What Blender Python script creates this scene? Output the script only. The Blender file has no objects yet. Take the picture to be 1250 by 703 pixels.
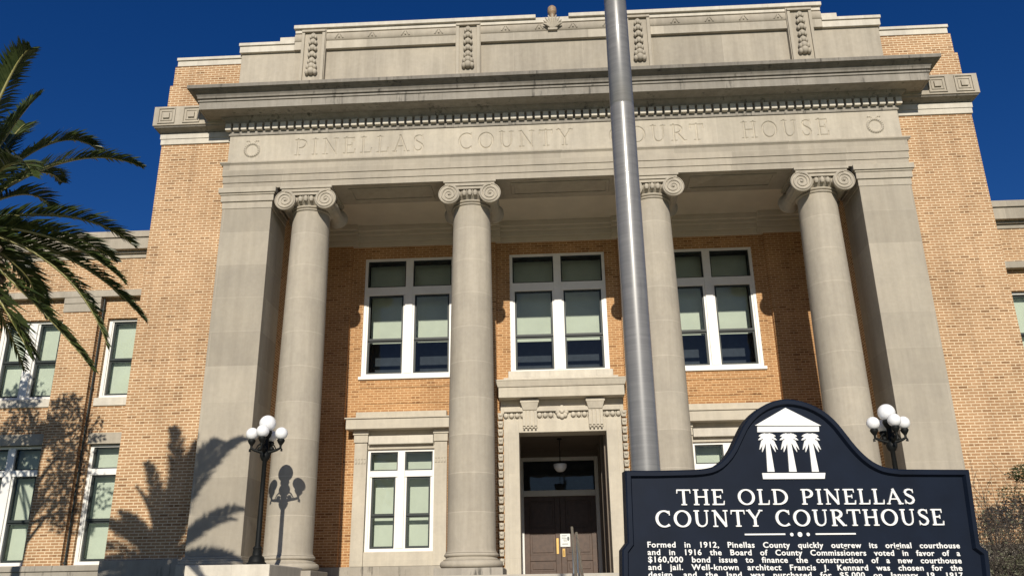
import bpy, math, random
import numpy as np
from mathutils import Vector, Matrix
R = math.radians
random.seed(7)
scene = bpy.context.scene
COL = scene.collection
PI = math.pi

# ------------------------------------------------------------------ materials
def mat(name):
    m = bpy.data.materials.new(name); m.use_nodes = True
    nt = m.node_tree; nt.nodes.clear()
    out = nt.nodes.new('ShaderNodeOutputMaterial')
    b = nt.nodes.new('ShaderNodeBsdfPrincipled')
    nt.links.new(b.outputs[0], out.inputs[0])
    return m, nt, b
def N(nt, t, **kw):
    n = nt.nodes.new(t)
    for k, v in kw.items(): setattr(n, k, v)
    return n
def mixc(nt, a, b, fac, mode='MIX'):
    n = N(nt, 'ShaderNodeMix', data_type='RGBA', blend_type=mode)
    for sock, val in ((n.inputs[0], fac), (n.inputs[6], a), (n.inputs[7], b)):
        if isinstance(val, bpy.types.NodeSocket): nt.links.new(val, sock)
        elif isinstance(val, (int, float)): sock.default_value = val
        else: sock.default_value = (*val, 1)
    return n.outputs[2]
def wallcoord(nt):
    """world position laid flat on a wall: (x+y, z, 0)"""
    g = N(nt, 'ShaderNodeNewGeometry'); s = N(nt, 'ShaderNodeSeparateXYZ')
    nt.links.new(g.outputs['Position'], s.inputs[0])
    a = N(nt, 'ShaderNodeMath', operation='ADD')
    nt.links.new(s.outputs[0], a.inputs[0]); nt.links.new(s.outputs[1], a.inputs[1])
    c = N(nt, 'ShaderNodeCombineXYZ')
    nt.links.new(a.outputs[0], c.inputs[0]); nt.links.new(s.outputs[2], c.inputs[1])
    return c.outputs[0], g.outputs['Position'], s
def noise(nt, vec, scale, detail=4, rough=.55, stretch=None):
    if stretch:
        mp = N(nt, 'ShaderNodeMapping'); mp.inputs['Scale'].default_value = stretch
        nt.links.new(vec, mp.inputs[0]); vec = mp.outputs[0]
    n = N(nt, 'ShaderNodeTexNoise'); n.inputs['Scale'].default_value = scale
    n.inputs['Detail'].default_value = detail; n.inputs['Roughness'].default_value = rough
    nt.links.new(vec, n.inputs['Vector']); return n.outputs['Fac']
def ramp(nt, fac, p0, p1, c0=(0,0,0), c1=(1,1,1)):
    r = N(nt, 'ShaderNodeValToRGB'); e = r.color_ramp.elements
    e[0].position = p0; e[1].position = p1; e[0].color = (*c0,1); e[1].color = (*c1,1)
    nt.links.new(fac, r.inputs[0]); return r.outputs[0]
def bump(nt, b, h, strength, dist):
    n = N(nt, 'ShaderNodeBump'); n.inputs['Strength'].default_value = strength; n.inputs['Distance'].default_value = dist
    nt.links.new(h, n.inputs['Height']); nt.links.new(n.outputs[0], b.inputs['Normal'])
def stone(name, col, bw=1.15, bh=.68, dark=0.0, vary=.11, mortar=.006, rings=False, grain=1.0, off=.5, stain=.6, mlift=.86):
    m, nt, b = mat(name)
    vec, pos, sep = wallcoord(nt)
    c2 = tuple(c*(1-vary) for c in col); c1 = tuple(c*(1+vary*.5) for c in col)
    if rings:      # drums of a round shaft: joints at even heights only
        br = None
        md = N(nt, 'ShaderNodeMath', operation='PINGPONG'); md.inputs[1].default_value = .5*bh
        nt.links.new(sep.outputs[2], md.inputs[0])
        lt = N(nt, 'ShaderNodeMath', operation='LESS_THAN'); lt.inputs[1].default_value = .009
        nt.links.new(md.outputs[0], lt.inputs[0])
        wn = N(nt, 'ShaderNodeTexWhiteNoise', noise_dimensions='1D')
        fl = N(nt, 'ShaderNodeMath', operation='SNAP'); fl.inputs[1].default_value = bh
        nt.links.new(sep.outputs[2], fl.inputs[0]); nt.links.new(fl.outputs[0], wn.inputs['W'])
        c = mixc(nt, c1, c2, wn.outputs[0])
        c = mixc(nt, c, tuple(min(1, k*1.18) for k in col), lt.outputs[0])
    else:
        br = N(nt, 'ShaderNodeTexBrick'); br.offset = off
        nt.links.new(vec, br.inputs['Vector'])
        br.inputs['Color1'].default_value = (*c1,1); br.inputs['Color2'].default_value = (*c2,1)
        br.inputs['Mortar'].default_value = (*[min(1, k*mlift) for k in col],1)
        br.inputs['Scale'].default_value = 1; br.inputs['Brick Width'].default_value = bw; br.inputs['Row Height'].default_value = bh
        br.inputs['Mortar Size'].default_value = mortar; br.inputs['Mortar Smooth'].default_value = .3; br.inputs['Bias'].default_value = 0
        c = br.outputs['Color']
    n1 = noise(nt, pos, 1.3, 6, .6); n2 = noise(nt, pos, 9, 5, .65); n3 = noise(nt, pos, 70, 3, .6)
    c = mixc(nt, c, ramp(nt, n1, .3, .7, (.87,.87,.88), (1.08,1.07,1.05)), .75, 'MULTIPLY')
    c = mixc(nt, c, ramp(nt, n2, .3, .72, (.90,.895,.89), (1.06,1.06,1.06)), .35+.5*stain, 'MULTIPLY')
    st = noise(nt, pos, 1.0, 5, .62, (5.5, 5.5, .42))
    c = mixc(nt, c, ramp(nt, st, .36, .62, (.80,.79,.78), (1.05,1.05,1.05)), .8*stain, 'MULTIPLY')
    if dark > 0:   # lichen and soot: blotches and drips with a shape of their own
        s2 = noise(nt, pos, 1.0, 6, .7, (2.2, 2.2, .9)); s3 = noise(nt, pos, 1, 4, .6, (11, 11, .6))
        mm = N(nt, 'ShaderNodeMath', operation='MULTIPLY'); nt.links.new(s2, mm.inputs[0]); nt.links.new(s3, mm.inputs[1])
        c = mixc(nt, c, tuple(k*.36 for k in col), ramp(nt, mm.outputs[0], .30, .40))
    nt.links.new(c, b.inputs['Base Color']); b.inputs['Roughness'].default_value = .88
    b.inputs['Specular IOR Level'].default_value = .25
    ad = N(nt, 'ShaderNodeMath', operation='ADD'); nt.links.new(n2, ad.inputs[0]); nt.links.new(n3, ad.inputs[1])
    bump(nt, b, ad.outputs[0], .30*grain, .008)
    return m
def brick(name, c1, c2, mortar, msize=.011, rough=.85):
    m, nt, b = mat(name)
    vec, pos, sep = wallcoord(nt)
    wob = N(nt, 'ShaderNodeTexNoise'); wob.inputs['Scale'].default_value = 6; nt.links.new(pos, wob.inputs['Vector'])
    vm = N(nt, 'ShaderNodeVectorMath', operation='SCALE'); vm.inputs['Scale'].default_value = .006; nt.links.new(wob.outputs['Color'], vm.inputs[0])
    va = N(nt, 'ShaderNodeVectorMath', operation='ADD'); nt.links.new(vec, va.inputs[0]); nt.links.new(vm.outputs[0], va.inputs[1])
    br = N(nt, 'ShaderNodeTexBrick'); nt.links.new(va.outputs[0], br.inputs['Vector'])
    br.offset = .5
    br.inputs['Color1'].default_value = (*c1,1); br.inputs['Color2'].default_value = (*c2,1); br.inputs['Mortar'].default_value = (*mortar,1)
    br.inputs['Scale'].default_value = 1; br.inputs['Brick Width'].default_value = .2165; br.inputs['Row Height'].default_value = .0703
    br.inputs['Mortar Size'].default_value = msize; br.inputs['Mortar Smooth'].default_value = .25; br.inputs['Bias'].default_value = -.15
    # a few burnt bricks: one noise value per brick
    sn = N(nt, 'ShaderNodeVectorMath', operation='SNAP'); sn.inputs[1].default_value = (.2165, .0703, 1); nt.links.new(vec, sn.inputs[0])
    wn = N(nt, 'ShaderNodeTexWhiteNoise', noise_dimensions='3D'); nt.links.new(sn.outputs[0], wn.inputs['Vector'])
    burnt = ramp(nt, wn.outputs['Value'], .84, .99, (1,1,1), (.60,.54,.49))
    one = mixc(nt, burnt, (1,1,1), br.outputs['Fac'])
    c = mixc(nt, br.outputs['Color'], one, 1.0, 'MULTIPLY')
    n1 = noise(nt, pos, .8, 6, .65); n2 = noise(nt, pos, 45, 3, .6)
    c = mixc(nt, c, ramp(nt, n1, .3, .7, (.82,.80,.78), (1.1,1.1,1.1)), .9, 'MULTIPLY')
    s3 = noise(nt, pos, 1, 5, .6, (3.5, 3.5, .22)); c = mixc(nt, c, ramp(nt, s3, .34, .5, (.80,.78,.77), (1,1,1)), .7, 'MULTIPLY')
    c = mixc(nt, c, ramp(nt, n2, .3, .7, (.82,.80,.78), (1.12,1.12,1.12)), .7, 'MULTIPLY')
    nt.links.new(c, b.inputs['Base Color']); b.inputs['Roughness'].default_value = rough; b.inputs['Specular IOR Level'].default_value = .25
    iv = N(nt, 'ShaderNodeMath', operation='SUBTRACT'); iv.inputs[0].default_value = 1; nt.links.new(br.outputs['Fac'], iv.inputs[1])
    bump(nt, b, iv.outputs[0], .55, .008)
    return m
def plain(name, col, rough=.6, metal=0, spec=.5, var=.12, scale=6, coat=0, bstr=0):
    m, nt, b = mat(name)
    g = N(nt, 'ShaderNodeNewGeometry')
    n = noise(nt, g.outputs['Position'], scale, 5, .6)
    c = mixc(nt, tuple(k*(1-var) for k in col), tuple(min(1, k*(1+var)) for k in col), ramp(nt, n, .3, .7))
    nt.links.new(c, b.inputs['Base Color'])
    b.inputs['Roughness'].default_value = rough; b.inputs['Metallic'].default_value = metal
    b.inputs['Specular IOR Level'].default_value = spec; b.inputs['Coat Weight'].default_value = coat
    if bstr: bump(nt, b, n, bstr, .003)
    return m
def glass(name, tint, refl=1.45):
    m = bpy.data.materials.new(name); m.use_nodes = True; nt = m.node_tree; nt.nodes.clear()
    out = N(nt, 'ShaderNodeOutputMaterial'); tr = N(nt, 'ShaderNodeBsdfTransparent'); tr.inputs[0].default_value = (*tint,1)
    gl = N(nt, 'ShaderNodeBsdfGlossy'); gl.inputs['Roughness'].default_value = .02; gl.inputs['Color'].default_value = (.9,.95,.95,1)
    fr = N(nt, 'ShaderNodeFresnel'); fr.inputs[0].default_value = refl
    g = N(nt, 'ShaderNodeNewGeometry'); nn = N(nt, 'ShaderNodeTexNoise'); nn.inputs['Scale'].default_value = 1.4; nt.links.new(g.outputs['Position'], nn.inputs['Vector'])
    bp = N(nt, 'ShaderNodeBump'); bp.inputs['Strength'].default_value = .12; bp.inputs['Distance'].default_value = .03
    nt.links.new(nn.outputs['Fac'], bp.inputs['Height']); nt.links.new(bp.outputs[0], gl.inputs['Normal'])
    mx = N(nt, 'ShaderNodeMixShader'); nt.links.new(fr.outputs[0], mx.inputs[0]); nt.links.new(tr.outputs[0], mx.inputs[1]); nt.links.new(gl.outputs[0], mx.inputs[2])
    nt.links.new(mx.outputs[0], out.inputs[0]); return m
def leaf(name, c1, c2, trans=.25, rough=.45):
    m, nt, b = mat(name)
    g = N(nt, 'ShaderNodeNewGeometry'); n = noise(nt, g.outputs['Position'], 9, 3)
    oi = N(nt, 'ShaderNodeObjectInfo')
    c = mixc(nt, c1, c2, ramp(nt, n, .3, .7)); nt.links.new(c, b.inputs['Base Color'])
    b.inputs['Roughness'].default_value = rough; b.inputs['Specular IOR Level'].default_value = .4
    tl = N(nt, 'ShaderNodeBsdfTranslucent'); nt.links.new(c, tl.inputs[0])
    mx = N(nt, 'ShaderNodeMixShader'); mx.inputs[0].default_value = trans
    out = [k for k in nt.nodes if k.type == 'OUTPUT_MATERIAL'][0]
    nt.links.new(b.outputs[0], mx.inputs[1]); nt.links.new(tl.outputs[0], mx.inputs[2]); nt.links.new(mx.outputs[0], out.inputs[0])
    return m

LS = (.402, .361, .292)
M = dict(
  ashlar = stone('limestone_ashlar', LS, 2.9, .88, vary=.16, stain=.5, mlift=1.10),
  frieze = stone('limestone_frieze', (.462,.420,.345), 2.05, 3.0, vary=.19, stain=.75, mlift=1.08),
  shaft  = stone('limestone_drums', (.412,.371,.302), bh=.88, rings=True, vary=.09, stain=.65),
  carved = stone('limestone_carved', (.43,.388,.315), 1.4, 5, mortar=.002, vary=.03),
  parapet= stone('limestone_parapet', (.412,.371,.302), 1.9, 5.0, vary=.20, stain=.7, mlift=1.08),
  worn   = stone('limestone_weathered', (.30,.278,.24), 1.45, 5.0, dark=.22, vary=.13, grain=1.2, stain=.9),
  pale   = stone('limestone_pale', (.60,.56,.48), 1.3, 6.0, vary=.06),
  surr   = stone('limestone_surround', (.52,.475,.39), 2.3, 1.1, mortar=.003, vary=.05, stain=.5),
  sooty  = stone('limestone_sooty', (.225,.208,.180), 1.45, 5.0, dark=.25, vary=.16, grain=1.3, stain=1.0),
  base   = stone('limestone_base', (.36,.33,.28), 1.3, .55, dark=.15),
  brick  = brick('tan_brick', (.440,.260,.136), (.360,.205,.103), (.70,.56,.375), msize=.012),
  brick2 = brick('orange_brick', (.455,.245,.108), (.365,.185,.077), (.66,.46,.255), msize=.010),
  white  = plain('white_paint', (.78,.77,.73), .45, var=.05, scale=3),
  sash   = plain('dark_green_sash', (.010,.017,.016), .55, var=.2),
  blind  = plain('pale_green_blind', (.585,.62,.535), .9, var=.06, scale=2),
  room   = plain('room_shade', (.036,.044,.060), .9, var=.2),  # shade of unlit rooms put into the colour, navy as seen through glass
  pane   = glass('window_glass', (.84,.87,.84), 1.47),
  concrete=plain('pale_concrete', (.41,.38,.325), .9, var=.15, scale=3, bstr=.3),
  grass  = plain('lawn_grass', (.055,.085,.028), .95, var=.4, scale=14, bstr=.6),
  ceil   = plain('plaster_ceiling', (.60,.545,.44), .9, var=.06, scale=2),
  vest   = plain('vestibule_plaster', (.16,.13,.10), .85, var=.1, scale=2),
  wood   = plain('brown_door_wood', (.075,.043,.028), .5, var=.25, scale=8),
  brass  = plain('brass', (.55,.36,.13), .35, 1, var=.1),
  black  = plain('black_iron', (.006,.007,.007), .6, var=.2, spec=.22),
  steel  = plain('satin_steel', (.55,.56,.57), .32, 1, var=.08, scale=5),
  globe  = plain('white_globe', (.83,.84,.86), .22, var=.02, spec=.6),
  navy   = plain('navy_enamel', (.0050,.0092,.0200), .55, var=.18, scale=9, spec=.16),
  letter = plain('white_lettering', (.80,.80,.77), .5, var=.04, scale=40),
  paper  = plain('white_paper', (.78,.80,.78), .8, var=.02),
  ink    = plain('grey_ink', (.16,.17,.17), .8),
  palm   = leaf('palm_leaf', (.032,.052,.016), (.080,.102,.030), .25, .36),
  rachis = plain('palm_rachis', (.26,.24,.085), .5, var=.25),
  bark   = plain('palm_trunk_bark', (.16,.12,.085), .9, var=.4, scale=12, bstr=.8),
  twig   = plain('grey_brown_twig', (.060,.047,.037), .85, var=.3, scale=20),
  leaf   = leaf('shrub_leaf', (.075,.085,.045), (.22,.215,.145), .25, .3),
  leafd  = leaf('dark_green_leaf', (.018,.030,.010), (.045,.062,.020), .2, .4),
  oak    = leaf('tree_leaf', (.035,.06,.018), (.07,.10,.03), .25, .5),
  rust   = plain('stained_stone', (.29,.20,.125), .6, var=.35, scale=30),
)
# flagpole: brushed tube, fine rings round it
def pole_mat():
    m, nt, b = mat('spun_aluminium')
    g = N(nt, 'ShaderNodeNewGeometry')
    n = noise(nt, g.outputs['Position'], 1, 5, .7, (2, 2, 75)); n2 = noise(nt, g.outputs['Position'], 1, 4, .6, (22, 22, 1.5))
    c = mixc(nt, (.150,.146,.138), (.195,.190,.180), ramp(nt, n, .35, .65)); c = mixc(nt, c, (.115,.112,.107), ramp(nt, n2, .55, .8))
    nt.links.new(c, b.inputs['Base Color']); b.inputs['Metallic'].default_value = 0; b.inputs['Coat Weight'].default_value = .7; b.inputs['Coat Roughness'].default_value = .13; b.inputs['Specular IOR Level'].default_value = .7
    rr = N(nt, 'ShaderNodeMapRange'); rr.inputs[3].default_value = .34; rr.inputs[4].default_value = .46
    nt.links.new(n, rr.inputs[0]); nt.links.new(rr.outputs[0], b.inputs['Roughness'])
    bump(nt, b, n, .05, .002); return m
M['pole'] = pole_mat()

# ------------------------------------------------------------------ mesh builder
class MB:
    def __init__(s): s.v = []; s.f = []
    def add(s, vs, fs):
        o = len(s.v); s.v += [tuple(p) for p in vs]; s.f += [tuple(i+o for i in f) for f in fs]; return s
    def box(s, x0, x1, y0, y1, z0, z1):
        if x0 > x1: x0, x1 = x1, x0
        return s.add([(x0,y0,z0),(x1,y0,z0),(x1,y1,z0),(x0,y1,z0),(x0,y0,z1),(x1,y0,z1),(x1,y1,z1),(x0,y1,z1)],
              [(0,3,2,1),(4,5,6,7),(0,1,5,4),(1,2,6,5),(2,3,7,6),(3,0,4,7)])
    def taper(s, x0, x1, y0, y1, z0, z1, dx, dy):
        """box whose top is wider by dx each side and deeper by dy to the front"""
        return s.add([(x0,y0,z0),(x1,y0,z0),(x1,y1,z0),(x0,y1,z0),(x0-dx,y0-dy,z1),(x1+dx,y0-dy,z1),(x1+dx,y1,z1),(x0-dx,y1,z1)],
              [(0,3,2,1),(4,5,6,7),(0,1,5,4),(1,2,6,5),(2,3,7,6),(3,0,4,7)])
    def prism(s, pts, y0, y1):
        """polygon in x,z (counter-clockwise seen from -y) given thickness in y"""
        n = len(pts)
        return s.add([(x,y0,z) for x,z in pts]+[(x,y1,z) for x,z in pts],
              [tuple(range(n)), tuple(range(2*n-1,n-1,-1))]+[((i+1)%n, i, n+i, n+(i+1)%n) for i in range(n)])
    def lathe(s, prof, c=(0,0,0), n=40, axis='z', caps=True, flute=None):
        vs = []; fs = []
        for k, (r, h) in enumerate(prof):
            for i in range(n):
                a = 2*PI*i/n; q = r*(flute(a, k) if flute else 1)
                if axis == 'z': vs.append((c[0]+q*math.cos(a), c[1]+q*math.sin(a), c[2]+h))
                else: vs.append((c[0]+q*math.cos(a), c[1]+h, c[2]-q*math.sin(a)))
        for k in range(len(prof)-1):
            for i in range(n):
                j = (i+1)%n; fs.append((k*n+i, k*n+j, (k+1)*n+j, (k+1)*n+i))
        if caps:
            fs.append(tuple(range(n-1,-1,-1))); L = (len(prof)-1)*n; fs.append(tuple(L+i for i in range(n)))
        return s.add(vs, fs)
    def ball(s, c, r, n=16, sz=1.0, sy=1.0):
        m = n//2
        return s.add([(c[0]+r*math.sin(PI*k/m)*math.cos(2*PI*i/n), c[1]+sy*r*math.sin(PI*k/m)*math.sin(2*PI*i/n), c[2]-sz*r*math.cos(PI*k/m)) for k in range(m+1) for i in range(n)],
              [(k*n+i, k*n+(i+1)%n, (k+1)*n+(i+1)%n, (k+1)*n+i) for k in range(m) for i in range(n)])
    def tube(s, pts, rad, n=8, caps=True):
        pts = [Vector(p) for p in pts]
        if not hasattr(rad, '__len__'): rad = [rad]*len(pts)
        vs = []; fs = []; up = None
        for k, p in enumerate(pts):
            t = (pts[min(k+1,len(pts)-1)]-pts[max(k-1,0)]).normalized()
            if up is None: up = t.orthogonal().normalized()
            up = (up - t*up.dot(t)); up = up.normalized() if up.length > 1e-6 else t.orthogonal().normalized()
            w = t.cross(up)
            for i in range(n):
                a = 2*PI*i/n; vs.append(p + (up*math.cos(a)+w*math.sin(a))*rad[k])
        for k in range(len(pts)-1):
            for i in range(n):
                j = (i+1)%n; fs.append((k*n+i, k*n+j, (k+1)*n+j, (k+1)*n+i))
        if caps: fs.append(tuple(range(n-1,-1,-1))); L=(len(pts)-1)*n; fs.append(tuple(L+i for i in range(n)))
        return s.add(vs, fs)
    def skirt(s, hx, prof, yb, cap=True, cx=0.0, yf=0.0):
        """moulding run round three sides: prof = (projection, z)"""
        vs = []; fs = []
        for o, z in prof: vs += [(cx-hx-o, yb, z), (cx-hx-o, yf-o, z), (cx+hx+o, yf-o, z), (cx+hx+o, yb, z)]
        for k in range(len(prof)-1):
            for i in range(3): fs.append((k*4+i, k*4+i+1, k*4+5+i, k*4+4+i))
        if cap: L = (len(prof)-1)*4; fs.append((L,L+1,L+2,L+3)); fs.append((3,2,1,0))
        return s.add(vs, fs)
    def holed(s, x0, x1, z0, z1, y, t, holes):
        """a wall sheet with openings and their reveals"""
        xs = sorted({x0,x1,*[h[0] for h in holes],*[h[1] for h in holes]}); zs = sorted({z0,z1,*[h[2] for h in holes],*[h[3] for h in holes]})
        xs = [x for x in xs if x0 <= x <= x1]; zs = [z for z in zs if z0 <= z <= z1]
        def hole(i, j):
            if i < 0 or j < 0 or i >= len(xs)-1 or j >= len(zs)-1: return None
            x = (xs[i]+xs[i+1])/2; z = (zs[j]+zs[j+1])/2
            return any(h[0] < x < h[1] and h[2] < z < h[3] for h in holes)
        for i in range(len(xs)-1):
            for j in range(len(zs)-1):
                a, b, c, d = xs[i], xs[i+1], zs[j], zs[j+1]
                if hole(i, j): continue
                s.add([(a,y,c),(b,y,c),(b,y,d),(a,y,d)], [(0,1,2,3)])
                s.add([(a,y+t,c),(b,y+t,c),(b,y+t,d),(a,y+t,d)], [(3,2,1,0)])
                for di, dj, q in ((-1,0,((a,c),(a,d))),(1,0,((b,d),(b,c))),(0,-1,((b,c),(a,c))),(0,1,((a,d),(b,d)))):
                    if hole(i+di, j+dj) in (True, None):
                        (p, r), (u, w) = q
                        s.add([(p,y,r),(u,y,w),(u,y+t,w),(p,y+t,r)], [(0,1,2,3)])
        return s
    def build(s, name, m, parent=None, smooth=None, bevel=0, loc=None):
        me = bpy.data.meshes.new(name); me.from_pydata(s.v, [], s.f); me.update()
        o = bpy.data.objects.new(name, me); COL.objects.link(o)
        me.materials.append(M[m] if isinstance(m, str) else m)
        if smooth is not None:
            me.polygons.foreach_set('use_smooth', [True]*len(me.polygons)); me.set_sharp_from_angle(angle=R(smooth))
        if bevel:
            b = o.modifiers.new('Bevel', 'BEVEL'); b.width = bevel; b.segments = 2; b.limit_method = 'ANGLE'; b.angle_limit = R(40)
        if parent is not None:
            o.parent = parent
            if parent.type == 'EMPTY' and parent.get('world_parts'): o.matrix_parent_inverse = Matrix.Translation(-parent.location)
        if loc: o.location = loc
        return o
def thing(name, label, cat, loc=(0,0,0), group=None, world=False):
    o = bpy.data.objects.new(name, None); o.empty_display_size = .3; COL.objects.link(o); o.location = loc
    o['label'] = label; o['category'] = cat
    if group: o['group'] = group
    if world: o['world_parts'] = 1
    return o
def tag(o, label, cat, group=None):
    o['label'] = label; o['category'] = cat
    if group: o['group'] = group
    return o
def structure(o): o['kind'] = 'structure'; return o
def copy_tree(o, parent=None):
    c = o.copy(); COL.objects.link(c)
    if parent is not None: c.parent = parent; c.matrix_parent_inverse = o.matrix_parent_inverse.copy()
    for ch in list(o.children): copy_tree(ch, c)
    return c

# ------------------------------------------------------------------ measures of the place (metres)
GZ = -2.56                       # ground; 0 is the foot of the column shafts
FL = -.50                        # portico floor
YB = 3.918                       # back wall of the portico
XC = -.125                       # its centre line

structure(MB().add([(-250,-250,GZ),(250,-250,GZ),(250,250,GZ),(-250,250,GZ)], [(0,1,2,3)]).build('ground', 'grass'))
structure(MB().add([(-7,-60,GZ+.004),(7,-60,GZ+.004),(7,-4.6,GZ+.004),(-7,-4.6,GZ+.004)], [(0,1,2,3)]).build('walkway', 'concrete'))

CH = thing('courthouse', 'tan brick and limestone courthouse with four Ionic columns, blue sky above its stepped parapet', 'courthouse', (0,1.5,GZ), world=True)
def P(mb, name, m, parent=None, **kw): return mb.build(name, m, parent or CH, **kw)

# flank walls beside the portico
for s in (-1, 1):
    b = MB(); b.box(s*10.73, s*7.6, .254, 9, -.03, 11.02); w = P(b, 'flank_wall', 'brick')
    P(MB().box(s*10.80, s*8.74, .17, 1.70, GZ, -.03), 'wall_base', 'base', w, bevel=.015)
# attic mass
b = MB(); b.box(-10.72, 10.72, .254, 9, 11.02, 12.55); b.box(-10.665, 10.665, .30, 9, 12.55, 13.19)
attic = P(b, 'attic_wall', 'brick')
for s in (-1, 1):
    b = MB(); b.box(s*10.60, s*8.76, .275, 1.2, 13.19, 13.36); b.box(s*10.62, s*8.76, .235, 1.25, 13.36, 13.45)
    P(b, 'brick_coping', 'pale', attic, bevel=.008)
# building body behind, roof
P(MB().box(-16.9, 16.9, 9, 22, GZ, 8.2), 'rear_block', 'brick')
P(MB().box(-10.3, 10.3, 1.0, 9.4, 13.20, 13.30), 'roof', 'base')
P(MB().box(-7.6, 7.6, YB+5.0, 9.0, FL, 11.02), 'inner_wall', 'room')

# wings, one each side
def window(x0, x1, z0, z1, y, cols, trans=None, rail=.5, blind=None, sash_top=None, name='window', frame_m='white', stile=.085, mull=.20, sill=None, parent=None, tr_h=.15, bd=.42, upper_blind=True):
    """painted frame with dark sashes, glass, blind and a box coloured dark like an unlit room behind"""
    f = MB(); sa = MB(); pn = MB(); bl = MB()
    y1 = y+.16
    f.box(x0, x0+stile, y, y1, z0, z1); f.box(x1-stile, x1, y, y1, z0, z1)
    f.box(x0+stile, x1-stile, y, y1, z0, z0+.085); f.box(x0+stile, x1-stile, y, y1, z1-.07, z1)
    xi0, xi1 = x0+stile, x1-stile
    n = cols; wcol = (xi1-xi0-mull*(n-1))/n
    zt = trans if trans else z1-.07
    for k in range(1, n): xm = xi0+k*wcol+(k-1)*mull; f.box(xm, xm+mull, y-.012, y1, z0+.085, z1-.07)
    for k in range(n):
        a = xi0+k*(wcol+mull); c = a+wcol
        if trans:
            f.box(a, c, y+.004, y1, trans, trans+tr_h)
            q = .035; u0, u1 = trans+tr_h, z1-.07
            sa.box(a, a+q, y+.05, y+.10, u0, u1); sa.box(c-q, c, y+.05, y+.10, u0, u1); sa.box(a+q, c-q, y+.05, y+.10, u0, u0+q); sa.box(a+q, c-q, y+.05, y+.10, u1-q, u1)
            pn.add([(a+q,y+.075,u0+q),(c-q,y+.075,u0+q),(c-q,y+.075,u1-q),(a+q,y+.075,u1-q)], [(0,1,2,3)])
            if upper_blind: bl.box(a-.05, c+.05, y+bd, y+bd+.01, u0-.12, u1+.12)
        # lower sashes: inner white stops, dark sash rims
        lo, hi = z0+.085, zt; st = .055 if n > 1 else .03
        f.box(a, a+st, y+.03, y1, lo, hi); f.box(c-st, c, y+.03, y1, lo, hi)
        a += st; c -= st; q = .05; zr = lo+(hi-lo)*rail
        for (za, zb, yy) in ((zr, hi, y+.06), (lo, zr+.03, y+.10)):
            sa.box(a, a+q, yy, yy+.05, za, zb); sa.box(c-q, c, yy, yy+.05, za, zb)
            sa.box(a+q, c-q, yy, yy+.05, zb-q*(1.0 if zb == hi else 1.5), zb); sa.box(a+q, c-q, yy, yy+.05, za, za+q*1.3)
            pn.add([(a+q,yy+.025,za+q),(c-q,yy+.025,za+q),(c-q,yy+.025,zb-q),(a+q,yy+.025,zb-q)], [(0,1,2,3)])
        if blind is not None:
            zb = lo+(hi-lo)*blind+random.uniform(-.01,.01)
            bl.box(a-.03, c+.03, y+bd, y+bd+.01, zb if blind > .05 else lo-.15, hi+.12)
            if blind > .05: bl.box(a-.03, c+.03, y+bd-.01, y+bd+.02, zb-.05, zb-.001)
    w = f.build(name, frame_m, parent or CH, bevel=.006)
    sa.build('sash', 'sash', w); pn.build('pane', 'pane', w)
    if bl.v: bl.build('blind', 'blind', w)
    r = MB(); d = 1.0; a, c, e, g = x0+.01, x1-.01, z0+.01, z1-.01; yf = y+.17
    r.add([(a,yf,e),(c,yf,e),(c,yf+d,e),(a,yf+d,e),(a,yf,g),(c,yf,g),(c,yf+d,g),(a,yf+d,g)], [(0,1,2,3),(4,7,6,5),(1,5,6,2),(2,6,7,3),(3,7,4,0)])
    r.build('interior_shade', 'room', w)
    if sill:
        P(MB().box(x0-sill[1], x1+sill[1], y-sill[0], y+.1, z0-sill[2], z0-.002), 'sill', sill[3] if len(sill) > 3 else 'pale', w, bevel=.008)
    return w
YW = 1.8
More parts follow.
